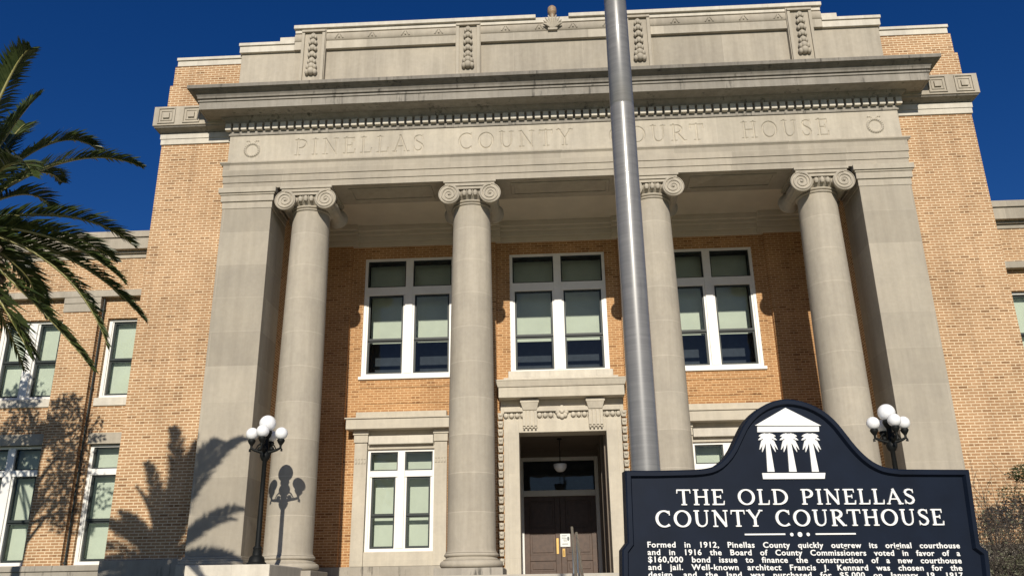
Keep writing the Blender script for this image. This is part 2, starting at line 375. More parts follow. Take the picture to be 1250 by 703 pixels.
for s in (-1, 1):
    def X(a, b): return (min(s*a, s*b), max(s*a, s*b))
    winA, winB = (11.2, 12.42), (13.62, 15.42)
    hs = []
    for (a, b) in (winA, winB):
        x0, x1 = X(a, b); hs += [(x0, x1, 4.16, 6.36), (x0, x1, -.05, 2.94)]
    x0, x1 = X(10.73, 16.6)
    w = P(MB().holed(x0, x1, -.06, 6.93, YW+.14, .35, hs), 'wing_wall', 'brick')
    P(MB().box(x0, x1, YW, YW+.45, 7.11, 8.05), 'wing_frieze', 'brick', w)
    for (a, c) in ((12.63, 13.60), (15.45, 16.5)):
        pr = P(MB().box(*X(a, c), YW, YW+.2, -.06, 6.93), 'brick_pier', 'brick', w)
        b = MB(); b.box(*X(a-.03, c+.03), YW-.03, YW+.1, 6.52, 6.758); b.box(*X(a-.03, c+.03), YW-.05, YW+.1, 6.76, 6.928)
        P(b, 'pier_cap', 'parapet', w, bevel=.01)
    P(MB().box(x0, x1, YW-.06, YW+.3, 6.932, 7.12), 'string_course', 'parapet', w, bevel=.012)
    b = MB()
    b.box(x0, x1, YW-.03, YW+.5, 8.05, 8.17); b.box(x0, x1, YW-.10, YW+.5, 8.172, 8.245); b.box(x0, x1, YW-.24, YW+.5, 8.247, 8.575); b.box(x0, x1, YW-.29, YW+.6, 8.577, 8.76)
    P(b, 'wing_cornice', 'parapet', w, bevel=.012)
    P(MB().box(x0, x1, YW+.46, 9, 8.0, 8.30), 'wing_roof', 'base', w)
    b = MB(); b.box(x0, x1, YW-.06, YW+.3, -.20, -.062); b.box(x0, x1, YW-.02, YW+.3, GZ, -.202)
    P(b, 'wing_base', 'base', w, bevel=.015)
    for (a, c) in (winA, winB): P(MB().box(*X(a-.04, c+.05), YW+.115, YW+.3, 2.94, 3.23), 'stone_lintel', 'parapet', w, bevel=.008)
    for (a, c), n in ((winA, 1), (winB, 2)):
        x0, x1 = X(a, c)
        window(x0, x1, 4.16, 6.36, YW+.24, n, rail=.47, blind=0.0, stile=.09, mull=.2, bd=.24, sill=(.14,.05,.22))
        window(x0, x1, -.05, 2.94, YW+.24, n, trans=2.16, rail=.46, blind=.0, stile=.09, mull=.2, bd=.28, tr_h=.16, sill=(.14,.05,.14))
    d = MB(); d.tube([(s*12.55, YW+.06, -2.3), (s*12.55, YW+.06, 6.90)], .024, 10)
    for zc in (0., 2.2, 4.4, 6.6): d.box(s*12.55-.035, s*12.55+.035, YW+.04, YW+.14, zc-.02, zc+.02)
    P(d, 'downpipe', 'sash', w, smooth=40)

# ---- portico floor, steps and cheek blocks
b = MB(); b.box(-7.6, 7.6, -.6, YB, GZ, FL)
nst = 13
for k in range(nst-1): b.box(-6.04, 6.04, -.9-.3*k, -.6-.3*k, GZ, FL-(k+1)*(FL-GZ)/nst)
P(b, 'front_steps', 'concrete')
for s in (-1, 1):
    z = -.27 if s < 0 else -.36
    b = MB(); b.box(s*7.75, s*6.04, -2.3, -.002, GZ, z)
    b.box(s*7.72, s*6.06, -4.5, -2.3, GZ, -1.55)
    P(b, 'cheek_block', 'pale', bevel=.02)
    P(MB().box(s*8.82, s*7.752, -.12, .16, GZ, -.20), 'wall_base', 'base', bevel=.015)

# ---- antae (square stone piers) with base and cap
for s in (-1, 1):
    b = MB(); x0, x1 = sorted((s*8.755, s*7.468)); cx = (x0+x1)/2; hx = (x1-x0)/2
    b.box(x0, x1, 0, 1.22, 0, 8.59)
    an = P(b, 'stone_pier', 'ashlar', bevel=.01)
    b = MB()
    for z0, z1, o in ((8.59,8.775,.014),(8.777,8.955,.05),(8.957,9.005,.075),(9.007,9.15,.11)): b.box(x0-o, x1+o, -o, 1.22+o, z0, z1)
    P(b, 'pier_cap', 'carved', an, bevel=.008)
    b = MB()
    for z0, z1, o in ((-.05,0,.035),(-.105,-.052,.06),(-.17,-.107,.10),(-.60,-.172,.13)): b.box(x0-o, x1+o, -o, 1.22+o, z0, z1)
    P(b, 'pier_base', 'carved', an, bevel=.012)

# ---- Ionic column, built once at the origin and copied
def ell(c, rx, rz, n=18): return [(c[0]+rx*math.cos(2*PI*i/n), c[1]+rz*math.sin(2*PI*i/n)) for i in range(n)]
def column(x):
    prof = [(.585,0),(.572,.03),(.560,.09)]
    for k in range(1, 13):
        t = k/12; prof.append((.560-.078*t**1.7, .09+8.28*t))
    prof += [(.478,8.56)]
    col = P(MB().lathe(prof, n=56), 'column', 'shaft', smooth=35, loc=(x,.62,0))
    cp = MB()
    cp.lathe([(.47,8.54),(.505,8.55),(.518,8.572),(.505,8.594),(.485,8.60),(.485,8.615),(.52,8.62),(.535,8.645),(.52,8.67),(.49,8.675),(.50,8.69),(.57,8.73),(.61,8.79),(.625,8.86),(.60,8.90)], n=48)
    yf = -.69                                    # face of the volutes, before the axis
    for k in range(-3, 4):                       # eggs and darts
        a = k*.23
        cp.ball((math.sin(a)*.62, -math.cos(a)*.62, 8.815), .064, 10, 1.4)
        a += .115
        if k < 3: cp.tube([(math.sin(a)*.645, -math.cos(a)*.645, 8.89), (math.sin(a)*.60, -math.cos(a)*.60, 8.74)], [.018,.007], 5)
    cp.box(-.53, .53, yf+.035, -yf-.02, 8.90, 9.03)
    cp.box(-.55, .55, yf+.0, yf+.06, 8.985, 9.035); cp.box(-.52, .52, yf+.01, yf+.06, 8.895, 8.92)
    for s in (-1, 1):
        c = (s*.527, 0, 8.766); r0 = .272
        cp.lathe([(.01,yf+.018),(r0-.03,yf+.018),(r0-.02,yf+.0),(r0,yf+.012),(r0,yf+.085),(r0-.02,yf+.11),(.20,yf+.22),(.165,yf+.45),(.185,-.10),(.185,.10),(.165,-yf-.45),(.20,-yf-.22),(r0-.02,-yf-.11),(r0,-yf-.085),(r0,-yf-.012),(r0-.02,-yf),(.01,-yf)],
                 c, 44, 'y', flute=lambda a, k: 1+(.05*math.cos(11*a) if 6 <= k <= 10 else 0))
        pts = []; rad = []
        for i in range(100):                     # spiral fillet
            t = i/99; a = PI/2 - s*(-1)*0 + s*t*2*PI*2.4; rr = (r0-.028)*(1-t)**.92 + .035*t
            pts.append((c[0]+rr*math.cos(a), yf+.012, c[2]+rr*math.sin(a))); rad.append(.022*(1-t)+.011)
        cp.tube(pts, rad, 6); cp.ball((c[0], yf+.012, c[2]), .036, 12)
    cp.box(-.64, .64, -.655, .655, 9.036, 9.085); cp.box(-.675, .675, -.685, .685, 9.087, 9.157)
    cp.build('capital', 'carved', col, smooth=38)
    bs = MB()
    def torus(zc, r, h): return [(r+h*math.cos(a), zc+h*math.sin(a)) for a in [(-PI/2)+PI*k/8 for k in range(9)]]
    bs.lathe([(.60,-.33)]+torus(-.245,.635,.085)+[(.64,-.155),(.64,-.14),(.60,-.125),(.585,-.105),(.59,-.09)]+torus(-.045,.585,.040)+[(.60,.0),(.58,.02)], n=56)
    bs.build('column_base', 'carved', col, smooth=40)
    MB().box(-.76, .76, -.74, .74, FL, -.335).build('plinth', 'base', col, bevel=.015)
    return col
c0 = column(-6.58)
for x in (-2.326, 2.326, 6.58):
    c = copy_tree(c0); c.matrix_parent_inverse = c0.matrix_parent_inverse.copy(); c.location = (x, .62, 0)

# ---- entablature
b = MB(); b.box(-8.80, 8.80, .0, 1.18, 9.16, 9.325); b.box(-8.82, 8.82, -.022, 1.16, 9.327, 9.515); b.box(-8.84, 8.84, -.045, 1.14, 9.517, 9.83)
b.skirt(8.84, [(.045,9.832),(.055,9.85),(.085,9.88),(.085,9.918),(-.02,9.922)], 1.14)
for x0, x1 in ((-5.55,-3.35),(-1.28,1.28),(3.35,5.55)):       # sunk soffit panels between the columns
    b.box(x0, x1, .22, .30, 9.135, 9.158); b.box(x0, x1, .88, .96, 9.135, 9.158); b.box(x0, x0+.08, .302, .878, 9.135, 9.158); b.box(x1-.08, x1, .302, .878, 9.135, 9.158)
arch = P(b, 'architrave', 'ashlar', bevel=.006)

# letters as strokes: (points, width at each end), cap height 1
def arc(cx, cz, rx, rz, a0, a1, n=16, wt=.085, wk=.09):
    pts = []; w = []
    for i in range(n+1):
        a = R(a0+(a1-a0)*i/n); pts.append((cx+rx*math.cos(a), cz+rz*math.sin(a))); w.append(wt+wk*abs(math.cos(a))**1.3)
    return pts, w
T, t = .165, .085
def ln(x0, z0, x1, z1, w, w2=None): return ([(x0,z0),(x1,z1)], [w, w2 or w])
def srf(x, z, h=.16): zz = .04 if z == 0 else .96; return ln(x-h, zz, x+h, zz, .075)
GL = {
 'T': (.84, [ln(.42,.0,.42,1,T), ln(.03,.955,.81,.955,t), ln(.055,.99,.035,.74,.075,.05), ln(.785,.99,.805,.74,.075,.05), srf(.42,0)]),
 'H': (.98, [ln(.2,0,.2,1,T), ln(.78,0,.78,1,T), ln(.2,.52,.78,.52,t), srf(.2,0),srf(.2,1),srf(.78,0),srf(.78,1)]),
 'E': (.80, [ln(.2,0,.2,1,T), ln(.04,.955,.68,.955,t), ln(.2,.52,.55,.52,t), ln(.04,.045,.72,.045,t), ln(.66,.99,.68,.76,.08,.05), ln(.54,.64,.54,.40,.06), ln(.70,.02,.74,.27,.08,.05)]),
 'O': (1.06, [arc(.53,.5,.42,.46,0,360,36)]),
 'L': (.76, [ln(.2,0,.2,1,T), ln(.04,.045,.68,.045,t), ln(.66,.02,.70,.3,.08,.05), srf(.2,1)]),
 'D': (1.0, [ln(.2,0,.2,1,T), arc(.38,.5,.50,.455,-90,90,20), ln(.04,.955,.4,.955,t), ln(.04,.045,.4,.045,t)]),
 'P': (.78, [ln(.2,0,.2,1,T), arc(.36,.715,.32,.245,-90,90,16), ln(.04,.955,.38,.955,t), ln(.2,.47,.38,.47,t), srf(.2,0)]),
 'R': (.90, [ln(.2,0,.2,1,T), arc(.36,.735,.30,.225,-90,90,16), ln(.04,.955,.38,.955,t), ln(.2,.51,.38,.51,t), srf(.2,0), ln(.40,.50,.76,.04,T), ln(.70,.04,.92,.04,.075)]),
 'I': (.44, [ln(.22,0,.22,1,T), srf(.22,0), srf(.22,1)]),
 'N': (1.0, [ln(.18,0,.18,1,t), ln(.80,0,.80,1,t), ln(.16,.97,.80,.03,T), srf(.18,0,.14), ln(.02,.96,.22,.96,.075), srf(.80,1,.14)]),
 'A': (.94, [ln(.10,0,.47,1,t), ln(.43,1,.82,0,T), ln(.24,.34,.66,.34,.075), srf(.10,0,.11), srf(.83,0,.15)]),
 'S': (.72, [([(.60,.80),(.56,.90),(.44,.955),(.32,.955),(.19,.90),(.13,.77),(.18,.65),(.30,.57),(.44,.49),(.55,.40),(.60,.27),(.54,.13),(.41,.05),(.28,.045),(.16,.11),(.10,.24)],
              [.06,.08,.085,.10,.13,.15,.16,.17,.17,.165,.15,.13,.10,.085,.08,.06]), ln(.60,.98,.61,.72,.05), ln(.10,.02,.09,.30,.05)]),
 'C': (.94, [arc(.52,.5,.42,.46,48,312,30), ln(.82,.97,.83,.70,.06), ln(.80,.06,.80,.16,.09,.04)]),
 'U': (.98, [([(.2,1),(.2,.42),(.22,.25),(.30,.11),(.42,.05),(.53,.045),(.66,.10),(.75,.22),(.78,.40),(.78,1)], [T,T,.16,.13,.10,.085,.085,.085,.085,.085]), srf(.2,1), srf(.78,1,.13)]),
 'Y': (.94, [ln(.12,1,.47,.45,T), ln(.83,1,.47,.45,t), ln(.47,.50,.47,0,T), srf(.12,1,.13), srf(.83,1,.12), srf(.47,0)]),
}
def strokes(word, x0, x1, z0, z1, gap=.10, space=.42):
    """word set between x0..x1, base z0, cap top z1 -> strokes in metres"""
    adv = sum((GL[c][0]+gap) if c != ' ' else space for c in word)-gap
    hz = z1-z0; k = (x1-x0)/adv; out = []; x = 0
    for c in word:
        if c == ' ': x += space; continue
        for pts, w in GL[c][1]: out.append(([(x0+(x+p)*k, z0+q*hz) for p, q in pts], [u*hz for u in w]))
        x += GL[c][0]+gap
    return out

# frieze: one carved sheet, the inscription cut into it and the two wreaths raised
def frieze():
    x0, x1, z0, z1 = -8.75, 8.75, 9.922, 10.72; st = .0105
    nx = int((x1-x0)/st); nz = int((z1-z0)/st)
    xs = np.linspace(x0, x1, nx); zs = np.linspace(z0, z1, nz); Xg, Zg = np.meshgrid(xs, zs); D = np.zeros_like(Xg)
    words = (('PINELLAS',-6.98,-3.52,.24),('COUNTY',-2.64,.36,.24),('COURT',1.30,3.76,.22),('HOUSE',4.72,6.96,.22))
    for wd, a, c, gp in words:
        for pts, w in strokes(wd, a, c, 10.065, 10.555, gp):
            for (p, q), (u, v), ww in zip(pts[:-1], pts[1:], w):
                ww = .55*ww+.016
                i0, i1 = np.searchsorted(xs, min(p,u)-.06), np.searchsorted(xs, max(p,u)+.06); j0, j1 = np.searchsorted(zs, min(q,v)-.06), np.searchsorted(zs, max(q,v)+.06)
                gx, gz = Xg[j0:j1,i0:i1], Zg[j0:j1,i0:i1]; dx, dz = u-p, v-q; L2 = dx*dx+dz*dz+1e-9
                tt = np.clip(((gx-p)*dx+(gz-q)*dz)/L2, 0, 1); d = np.hypot(gx-p-tt*dx, gz-q-tt*dz)
                D[j0:j1,i0:i1] = np.maximum(D[j0:j1,i0:i1], np.clip(ww/2-d, 0, .022)*1.9)
    rng = np.random.default_rng(3)
    for s in (-1, 1):
        cx, cz = s*8.12, 10.29
        rr = np.hypot(Xg-cx, Zg-cz); an = np.arctan2(Zg-cz, Xg-cx)
        ring = np.clip(1-((rr-.185)/.036)**2, 0, 1)**.5*(.042+.012*np.sin(an*22)); D = np.where(ring > 0, -ring, D)
        for bx in (-.15,-.10,-.06,.06,.10,.15,0):                 # ribbon bow over the wreath
            bz = .235+.03*(abs(bx) > .08)+(-.02 if bx == 0 else 0)
            q = np.clip(1-((Xg-cx-bx)**2+(Zg-cz-bz)**2)/.021**2, 0, 1)**.5*.04; D = np.where(q > 0, -q, D)
    vs = np.stack([Xg, D, Zg], -1).reshape(-1, 3)
    idx = np.arange(nx*nz).reshape(nz, nx)
    fs = np.stack([idx[:-1,:-1], idx[:-1,1:], idx[1:,1:], idx[1:,:-1]], -1).reshape(-1, 4)
    me = bpy.data.meshes.new('frieze'); me.vertices.add(len(vs)); me.vertices.foreach_set('co', vs.ravel())
    me.loops.add(fs.size); me.loops.foreach_set('vertex_index', fs.ravel().astype('i4'))
    me.polygons.add(len(fs)); me.polygons.foreach_set('loop_start', np.arange(0, fs.size, 4, dtype='i4')); me.update(calc_edges=True); me.validate()
    me.materials.append(M['frieze'])
    o = bpy.data.objects.new('frieze', me); COL.objects.link(o); o.parent = CH; o.matrix_parent_inverse = Matrix.Translation(-CH.location)
    return o
fz = frieze()
P(MB().box(-8.75, 8.75, .03, 1.12, 9.924, 11.1), 'frieze_core', 'frieze', fz)

# dentils and main cornice
b = MB()
b.skirt(8.75, [(-.02,10.722),(.030,10.725),(.034,10.765),(.012,10.785),(.004,10.80),(.004,11.045)], .3, cap=False)
b.skirt(8.75, [(.118,11.047),(.118,11.085),(.14,11.11),(.20,11.145),(.235,11.188)], .3, cap=True)
nd = 84; hw = 8.75+.11
bedm = P(b, 'bed_moulding', 'worn')  # dark stone here deepens the shade in the gaps between dentils
b = MB()
for k in range(nd):
    x = -hw+.066+(2*hw-.132)*k/(nd-1); b.box(x-.073, x+.073, -.112, .002, 10.862, 11.046)
P(b, 'dentils', 'pale', bedm)  # sunlit brightness of the dentils put into a paler stone colour
b = MB()
b.skirt(8.75, [(.20,11.192),(.60,11.192),(.605,11.18),(.65,11.18),(.652,11.385),(.685,11.395),(.685,11.43),(.655,11.435),(.655,11.478)], .30)
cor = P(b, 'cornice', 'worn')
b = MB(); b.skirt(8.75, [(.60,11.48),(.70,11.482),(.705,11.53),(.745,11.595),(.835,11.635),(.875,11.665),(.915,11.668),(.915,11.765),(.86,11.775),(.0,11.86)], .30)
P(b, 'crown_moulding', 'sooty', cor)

# bands at the level of the cornice, with sunk squares
for s in (-1, 1):
    b = MB()
    b.box(s*10.905, s*8.9, -.055, .9, 11.115, 11.695)
    for cx in (10.545, 9.86, 9.18):
        x = s*cx
        for (p, q, u, v) in ((-.235,.235,11.17,11.20),(-.235,.235,11.615,11.645),(-.235,-.205,11.2,11.615),(.205,.235,11.2,11.615)):
            b.box(x+p, x+q, -.085, -.053, u, v)
        for (p, q, u, v) in ((-.16,.16,11.255,11.28),(-.16,.16,11.535,11.56),(-.16,-.135,11.28,11.535),(.135,.16,11.28,11.535)):
            b.box(x+p, x+q, -.075, -.053, u, v)
        b.box(x-.085, x+.085, -.10, -.053, 11.325, 11.485)
    bd = P(b, 'corner_band', 'parapet', bevel=.006)
    b = MB(); o = [(0.02,10.995),(.05,11.01),(.09,11.04),(.19,11.075),(.21,11.112)]
    vs = []
    for d, z in o: vs += [(s*(10.73+d*.72), .254-d*1.35, z), (s*8.9, .254-d*1.35, z)]
    fs = [(2*k, 2*k+1, 2*k+3, 2*k+2) if s < 0 else (2*k+1, 2*k, 2*k+2, 2*k+3) for k in range(len(o)-1)]
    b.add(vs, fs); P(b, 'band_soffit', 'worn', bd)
    b = MB(); b.box(s*10.755, s*8.8, .215, .5, 10.68, 10.835); b.box(s*10.775, s*8.8, .195, .5, 10.837, 10.995)
    P(b, 'string_course', 'pale', bd, bevel=.008)

# parapet
b = MB(); b.box(-8.76, 8.76, .20, .9, 11.75, 13.44)
par = P(b, 'parapet', 'parapet', bevel=.008)
for s in (-1, 1):
    b = MB(); x0, x1 = sorted((s*8.80, s*7.25)); b.box(x0, x1, .115, .95, 13.442, 13.64); b.box(x0-.02*(s<0), x1+.02*(s>0), .075, 1.0, 13.642, 13.735)
    x0, x1 = sorted((s*7.68, s*7.25)); b.box(x0, x1, .12, .9, 13.737, 13.89); P(b, 'parapet_fascia', 'pale', par, bevel=.008)
P(MB().box(-7.25, 7.25, .10, .95, 13.442, 13.70), 'parapet_fascia', 'frieze', par, bevel=.008)
b = MB(); b.box(-7.25, 7.25, .09, .95, 13.98, 14.09)
for a, c, z in ((-7.28,-.51,14.205),(.40,7.28,14.205)): b.box(a, c, .02, 1.0, 14.092, z)
b.box(-.51, .40, .10, .95, 14.092, 14.155)
P(b, 'parapet_coping', 'pale', par, bevel=.008)
b = MB()                                          # half-round laurel roll with leaf ties
vs = []; fs = []; n = 9
for x in (-7.25, 7.25):
    for i in range(n):
        a = -PI/2+PI*i/(n-1); vs.append((x, .15-.075*math.cos(a), 13.84+.135*math.sin(a)))
fs = [(i, n+i, n+i+1, i+1) for i in range(n-1)]; b.add(vs, fs)
b.box(-7.25, 7.25, .152, .9, 13.702, 13.978)
for x in [(-6.0+.93*k) for k in range(14)]:
    if abs(x) < .4: continue
    for q in (-1, 1): b.tube([(x+q*.11,.085,13.77),(x+q*.07,.075,13.83),(x+q*.02,.07,13.90)], [.02,.024,.012], 6)
    b.ball((x,.08,13.80), .03, 8)
P(b, 'laurel_roll', 'parapet', par, smooth=40)
for x in (-6.70, -2.385, 2.27, 6.645):
    b = MB(); h = .345
    b.box(x-h, x+h, .05, .3, 11.85, 14.06)
    pnl = P(b, 'ornament_panel', 'parapet', par, bevel=.006)
    b = MB(); yq = .0
    b.box(x-h+.02, x-h+.10, yq, .049, 12.3, 13.93); b.box(x+h-.10, x+h-.02, yq, .049, 12.3, 13.93); b.box(x-h+.02, x+h-.02, yq-.03, .049, 13.932, 14.0)
    P(b, 'panel_moulding', 'carved', pnl, bevel=.006)
    b = MB()                                       # hanging bell-flower drop
    for k, (zc, r) in enumerate(((13.78,.085),(13.60,.10),(13.40,.105),(13.19,.10),(12.99,.10),(12.82,.125),(12.66,.14))):
        b.ball((x, -.01, zc), r*.72, 12, 1.1, 1.0)
        for s in (-1, 1):
            b.ball((x+s*r*.80, .0, zc-.03), r*.46, 10, 1.35, 1.3)
            b.tube([(x+s*r*1.1,.02,zc-.05),(x+s*r*.5,-.02,zc+.06),(x,-.01,zc+.11)], [.012,.02,.012], 6)
    P(b, 'carved_drop', 'carved', pnl, smooth=60)
ac = MB(); ac.box(-.13-.05, .13-.05, .02, .2, 13.69, 13.75)
for k in range(-4, 5):
    a = k*.30; L = .40-.03*abs(k)
    ac.tube([(-.05+.05*math.sin(a), .05, 13.77), (-.05+.62*L*math.sin(a), -.005, 13.77+.62*L*math.cos(a)), (-.05+L*math.sin(a)*1.02, -.02, 13.77+L*math.cos(a))], [.022,.038,.016], 7)
acr = P(ac, 'acroterion', 'carved', par, smooth=50)
P(MB().lathe([(.085,14.0),(.075,14.20),(.08,14.30),(.115,14.34),(.13,14.39),(.12,14.42),(.128,14.45),(.115,14.52),(.07,14.57),(.01,14.58)], (-.05,.2,0), 20), 'finial', 'rust', acr, smooth=40)

# ---- inside of the portico
P(MB().box(-7.6, 7.6, 1.12, YB+.3, 9.62, 9.9), 'portico_ceiling', 'ceil')
wl = (XC-4.385, 1.334); wr = (XC+4.385, 1.334); wc = (XC, 1.406)
holes = [(wl[0]-wl[1], wl[0]+wl[1], 5.03, 8.65), (wr[0]-wr[1], wr[0]+wr[1], 5.03, 8.65), (wc[0]-wc[1], wc[0]+wc[1], 5.03, 8.65), (-1.42, 1.17, FL, 3.39)]
fw = (-4.595, 4.325)
for x in fw: holes.append((x-.965, x+.965, .23, 2.95))
bw = P(MB().holed(-7.6, 7.6, FL, 9.62, YB, .42, holes), 'portico_back_wall', 'brick2')
for a, c in ((-7.6,-6.22),(-3.03,-1.93),(1.68,2.78),(5.97,7.6)): P(MB().box(a, c, YB-.12, YB+.01, -.14, 9.02), 'brick_pier', 'brick2', bw)
b = MB()
for a, c, e in ((-7.6,7.6,0),(-7.6,-6.05,.12),(-3.2,-1.78,.12),(1.53,2.95,.12),(5.8,7.6,.12)):
    k = .002 if e else 0
    for z0, z1, o in ((9.02,9.19,.05),(9.19,9.36,.09),(9.36,9.46,.17),(9.46,9.618,.28)): b.box(a, c, YB-o-e-k, YB+.005-k, z0+k, z1-k)
P(b, 'ceiling_cornice', 'ceil', bw, bevel=.01)
for a, c in ((-7.6,-1.95),(1.70,7.6)): P(MB().box(a, c, YB-.16, YB+.01, FL, -.145), 'stone_skirting', 'base', bw, bevel=.012)
for x, h in ((wl[0],1.334),(wr[0],1.334)):          # raised brick courses under the upper windows
    P(MB().box(x-h, x+h, YB-.022, YB+.01, 4.70, 4.765), 'brick_band', 'brick2', bw); P(MB().box(x-h+.14, x+h-.14, YB-.018, YB+.01, 4.24, 4.30), 'brick_band', 'brick2', bw)
for (x, h), bl in ((wl,.40),(wr,.40),(wc,.37)):
    ww = window(x-h, x+h, 5.03, 8.65, YB+.03, 2, trans=7.50, rail=.42, blind=bl+.07, stile=.085, mull=.22, tr_h=.25, bd=.62, sill=(.09,.06,.09,'white') if x != wc[0] else None)
# stone surrounds of the lower windows
for x in fw:
    sr = P(MB().box(x-.933, x+.933, YB-.12, YB+.02, -.14, .225), 'window_surround', 'surr', bw, bevel=.008)
    for s in (-1, 1):
        b = MB()
        b.box(x+s*.935, x+s*1.285, YB-.16, YB+.02, -.14, 3.12)
        b.box(x+s*.915, x+s*1.305, YB-.20, YB+.02, 3.122, 3.33); b.box(x+s*.90, x+s*1.33, YB-.23, YB+.02, 3.332, 3.455)
        for k in range(4): b.box(x+s*(.96+.08*k), x+s*(1.01+.08*k), YB-.185, YB-.158, 2.55, 2.63); b.box(x+s*(.96+.08*k), x+s*(1.01+.08*k), YB-.178, YB-.158, 2.66, 2.70)
        P(b, 'surround_pilaster', 'surr', bw, bevel=.008)
    b = MB(); b.box(x-1.50, x+1.50, YB-.42, YB+.02, 3.46, 3.735); b.box(x-1.54, x+1.54, YB-.46, YB+.02, 3.737, 3.775); b.box(x-1.27, x+1.27, YB-.26, YB+.02, 3.777, 3.96)
    P(b, 'surround_cornice', 'surr', bw, bevel=.01)
    P(MB().box(x-.932, x+.932, YB-.05, YB+.02, 2.952, 3.458), 'surround_back', 'surr', bw)
    P(MB().box(x-.90, x+.90, YB-.19, YB-.052, 3.07, 3.30), 'lintel_bar', 'pale', bw, bevel=.012)
    window(x-.965, x+.965, .23, 2.95, YB+.02, 2, trans=2.20, rail=.45, blind=0.0, stile=.10, mull=.20, tr_h=.17)

# ---- entrance: carved surround
b = MB()
b.box(XC-1.62, -1.322, YB-.17, YB-.003, FL, 3.84); b.box(1.072, XC+1.62, YB-.17, YB-.003, FL, 3.84); b.box(-1.322, 1.072, YB-.17, YB-.003, 3.29, 3.84)
b.box(-1.419, -1.322, YB-.003, YB+.44, FL, 3.388); b.box(1.072, 1.169, YB-.003, YB+.44, FL, 3.388); b.box(-1.322, 1.072, YB-.003, YB+.44, 3.29, 3.388)
b.box(XC-1.50, -1.324, YB-.20, YB-.168, FL, 3.62); b.box(1.074, XC+1.50, YB-.20, YB-.168, FL, 3.62); b.box(-1.324, 1.074, YB-.20, YB-.168, 3.292, 3.62)
b.box(XC-1.70, XC+1.70, YB-.14, YB+.02, 3.845, 4.205)
b.box(XC-1.60, XC+1.60, YB-.27, YB-.13, 3.86, 3.975)
ds = P(b, 'door_surround', 'surr', bevel=.008)
b = MB(); b.box(XC-1.73, XC+1.73, YB-.52, YB+.02, 4.21, 4.495); b.taper(XC-1.75, XC+1.75, YB-.55, YB+.02, 4.497, 4.66, .05, .06); b.box(XC-1.81, XC+1.81, YB-.62, YB+.02, 4.662, 4.70)
P(b, 'door_cornice', 'surr', ds, bevel=.01)
b = MB(); b.box(XC-1.60, XC+1.60, YB-.30, YB+.02, 4.702, 4.82); b.box(XC-1.47, XC+1.47, YB-.24, YB+.02, 4.822, 5.026)
P(b, 'cornice_block', 'pale', ds, bevel=.02)
b = MB()                                            # bead-and-leaf border
for s in (-1, 1):
    for k in range(19):
        zc = -.30+.2265*k; xx = XC+s*1.705
        b.taper(xx-.055, xx+.055, YB-.15, YB+.01, zc-.088, zc+.075, .018, .045); b.ball((xx, YB-.15, zc+.03), .062, 10, .9)
for k in range(21):
    xx = XC-1.55+.155*k
    if abs(xx-XC) < .17: continue
    b.ball((xx, YB-.20, 3.765), .070, 12, 1.05, .95); b.box(xx+.070, xx+.085, YB-.21, YB-.13, 3.70, 3.83)
for k in range(8):
    a = k*PI/4; b.ball((XC+.12*math.cos(a), YB-.22, 3.84+.12*math.sin(a)), .07, 10, 1, .7)
b.ball((XC, YB-.24, 3.84), .06, 10)
P(b, 'carved_border', 'surr', ds, smooth=45)
for xx in (-1.01, .80):
    b = MB(); b.taper(xx-.19, xx+.19, YB-.30, YB-.1, 3.90, 4.09, .055, .07); b.box(xx-.26, xx+.26, YB-.38, YB-.1, 4.092, 4.18)
    b.box(xx-.20, xx+.20, YB-.26, YB-.1, 3.42, 3.898)
    for k in range(4): b.box(xx-.195+.105*k, xx-.125+.105*k, YB-.30, YB-.258, 3.46, 3.88); b.ball((xx-.16+.105*k, YB-.28, 3.40), .03, 8)
    P(b, 'bracket', 'surr', ds, bevel=.006)

# vestibule and doors
b = MB()
YD = 8.40
b.box(-1.62, -1.50, YB+.42, YD, FL, 3.62); b.box(1.02, 1.14, YB+.42, YD, FL, 3.62)
b.box(-1.62, 1.14, YB+.42, YD+.3, 3.50, 3.62); b.box(-1.50, 1.02, YD-.14, YD, 3.32, 3.498)
b.box(.97, 1.02, 5.5, 5.8, FL, 3.498); b.box(.97, 1.02, 7.1, 7.4, FL, 3.498)
b.box(-1.62, 1.14, YB, YD+.3, FL-.25, FL+.004)
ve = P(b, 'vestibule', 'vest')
b = MB(); b.box(-1.50, -1.40, YD, YD+.15, FL, 3.318); b.box(.90, 1.02, YD, YD+.15, FL, 3.318); b.box(-1.40, .90, YD, YD+.15, 3.20, 3.318); b.box(-1.40, .90, YD-.02, YD+.15, 2.08, 2.26)
df = P(b, 'door_frame', 'white', bevel=.01)
P(MB().add([(-1.4,YD+.06,2.26),(.9,YD+.06,2.26),(.9,YD+.06,3.2),(-1.4,YD+.06,3.2)], [(0,1,2,3)]), 'transom_pane', 'pane', df)
P(MB().box(-1.5, 1.0, YD+.45, YD+.5, FL, 3.3), 'interior_shade', 'room', df)
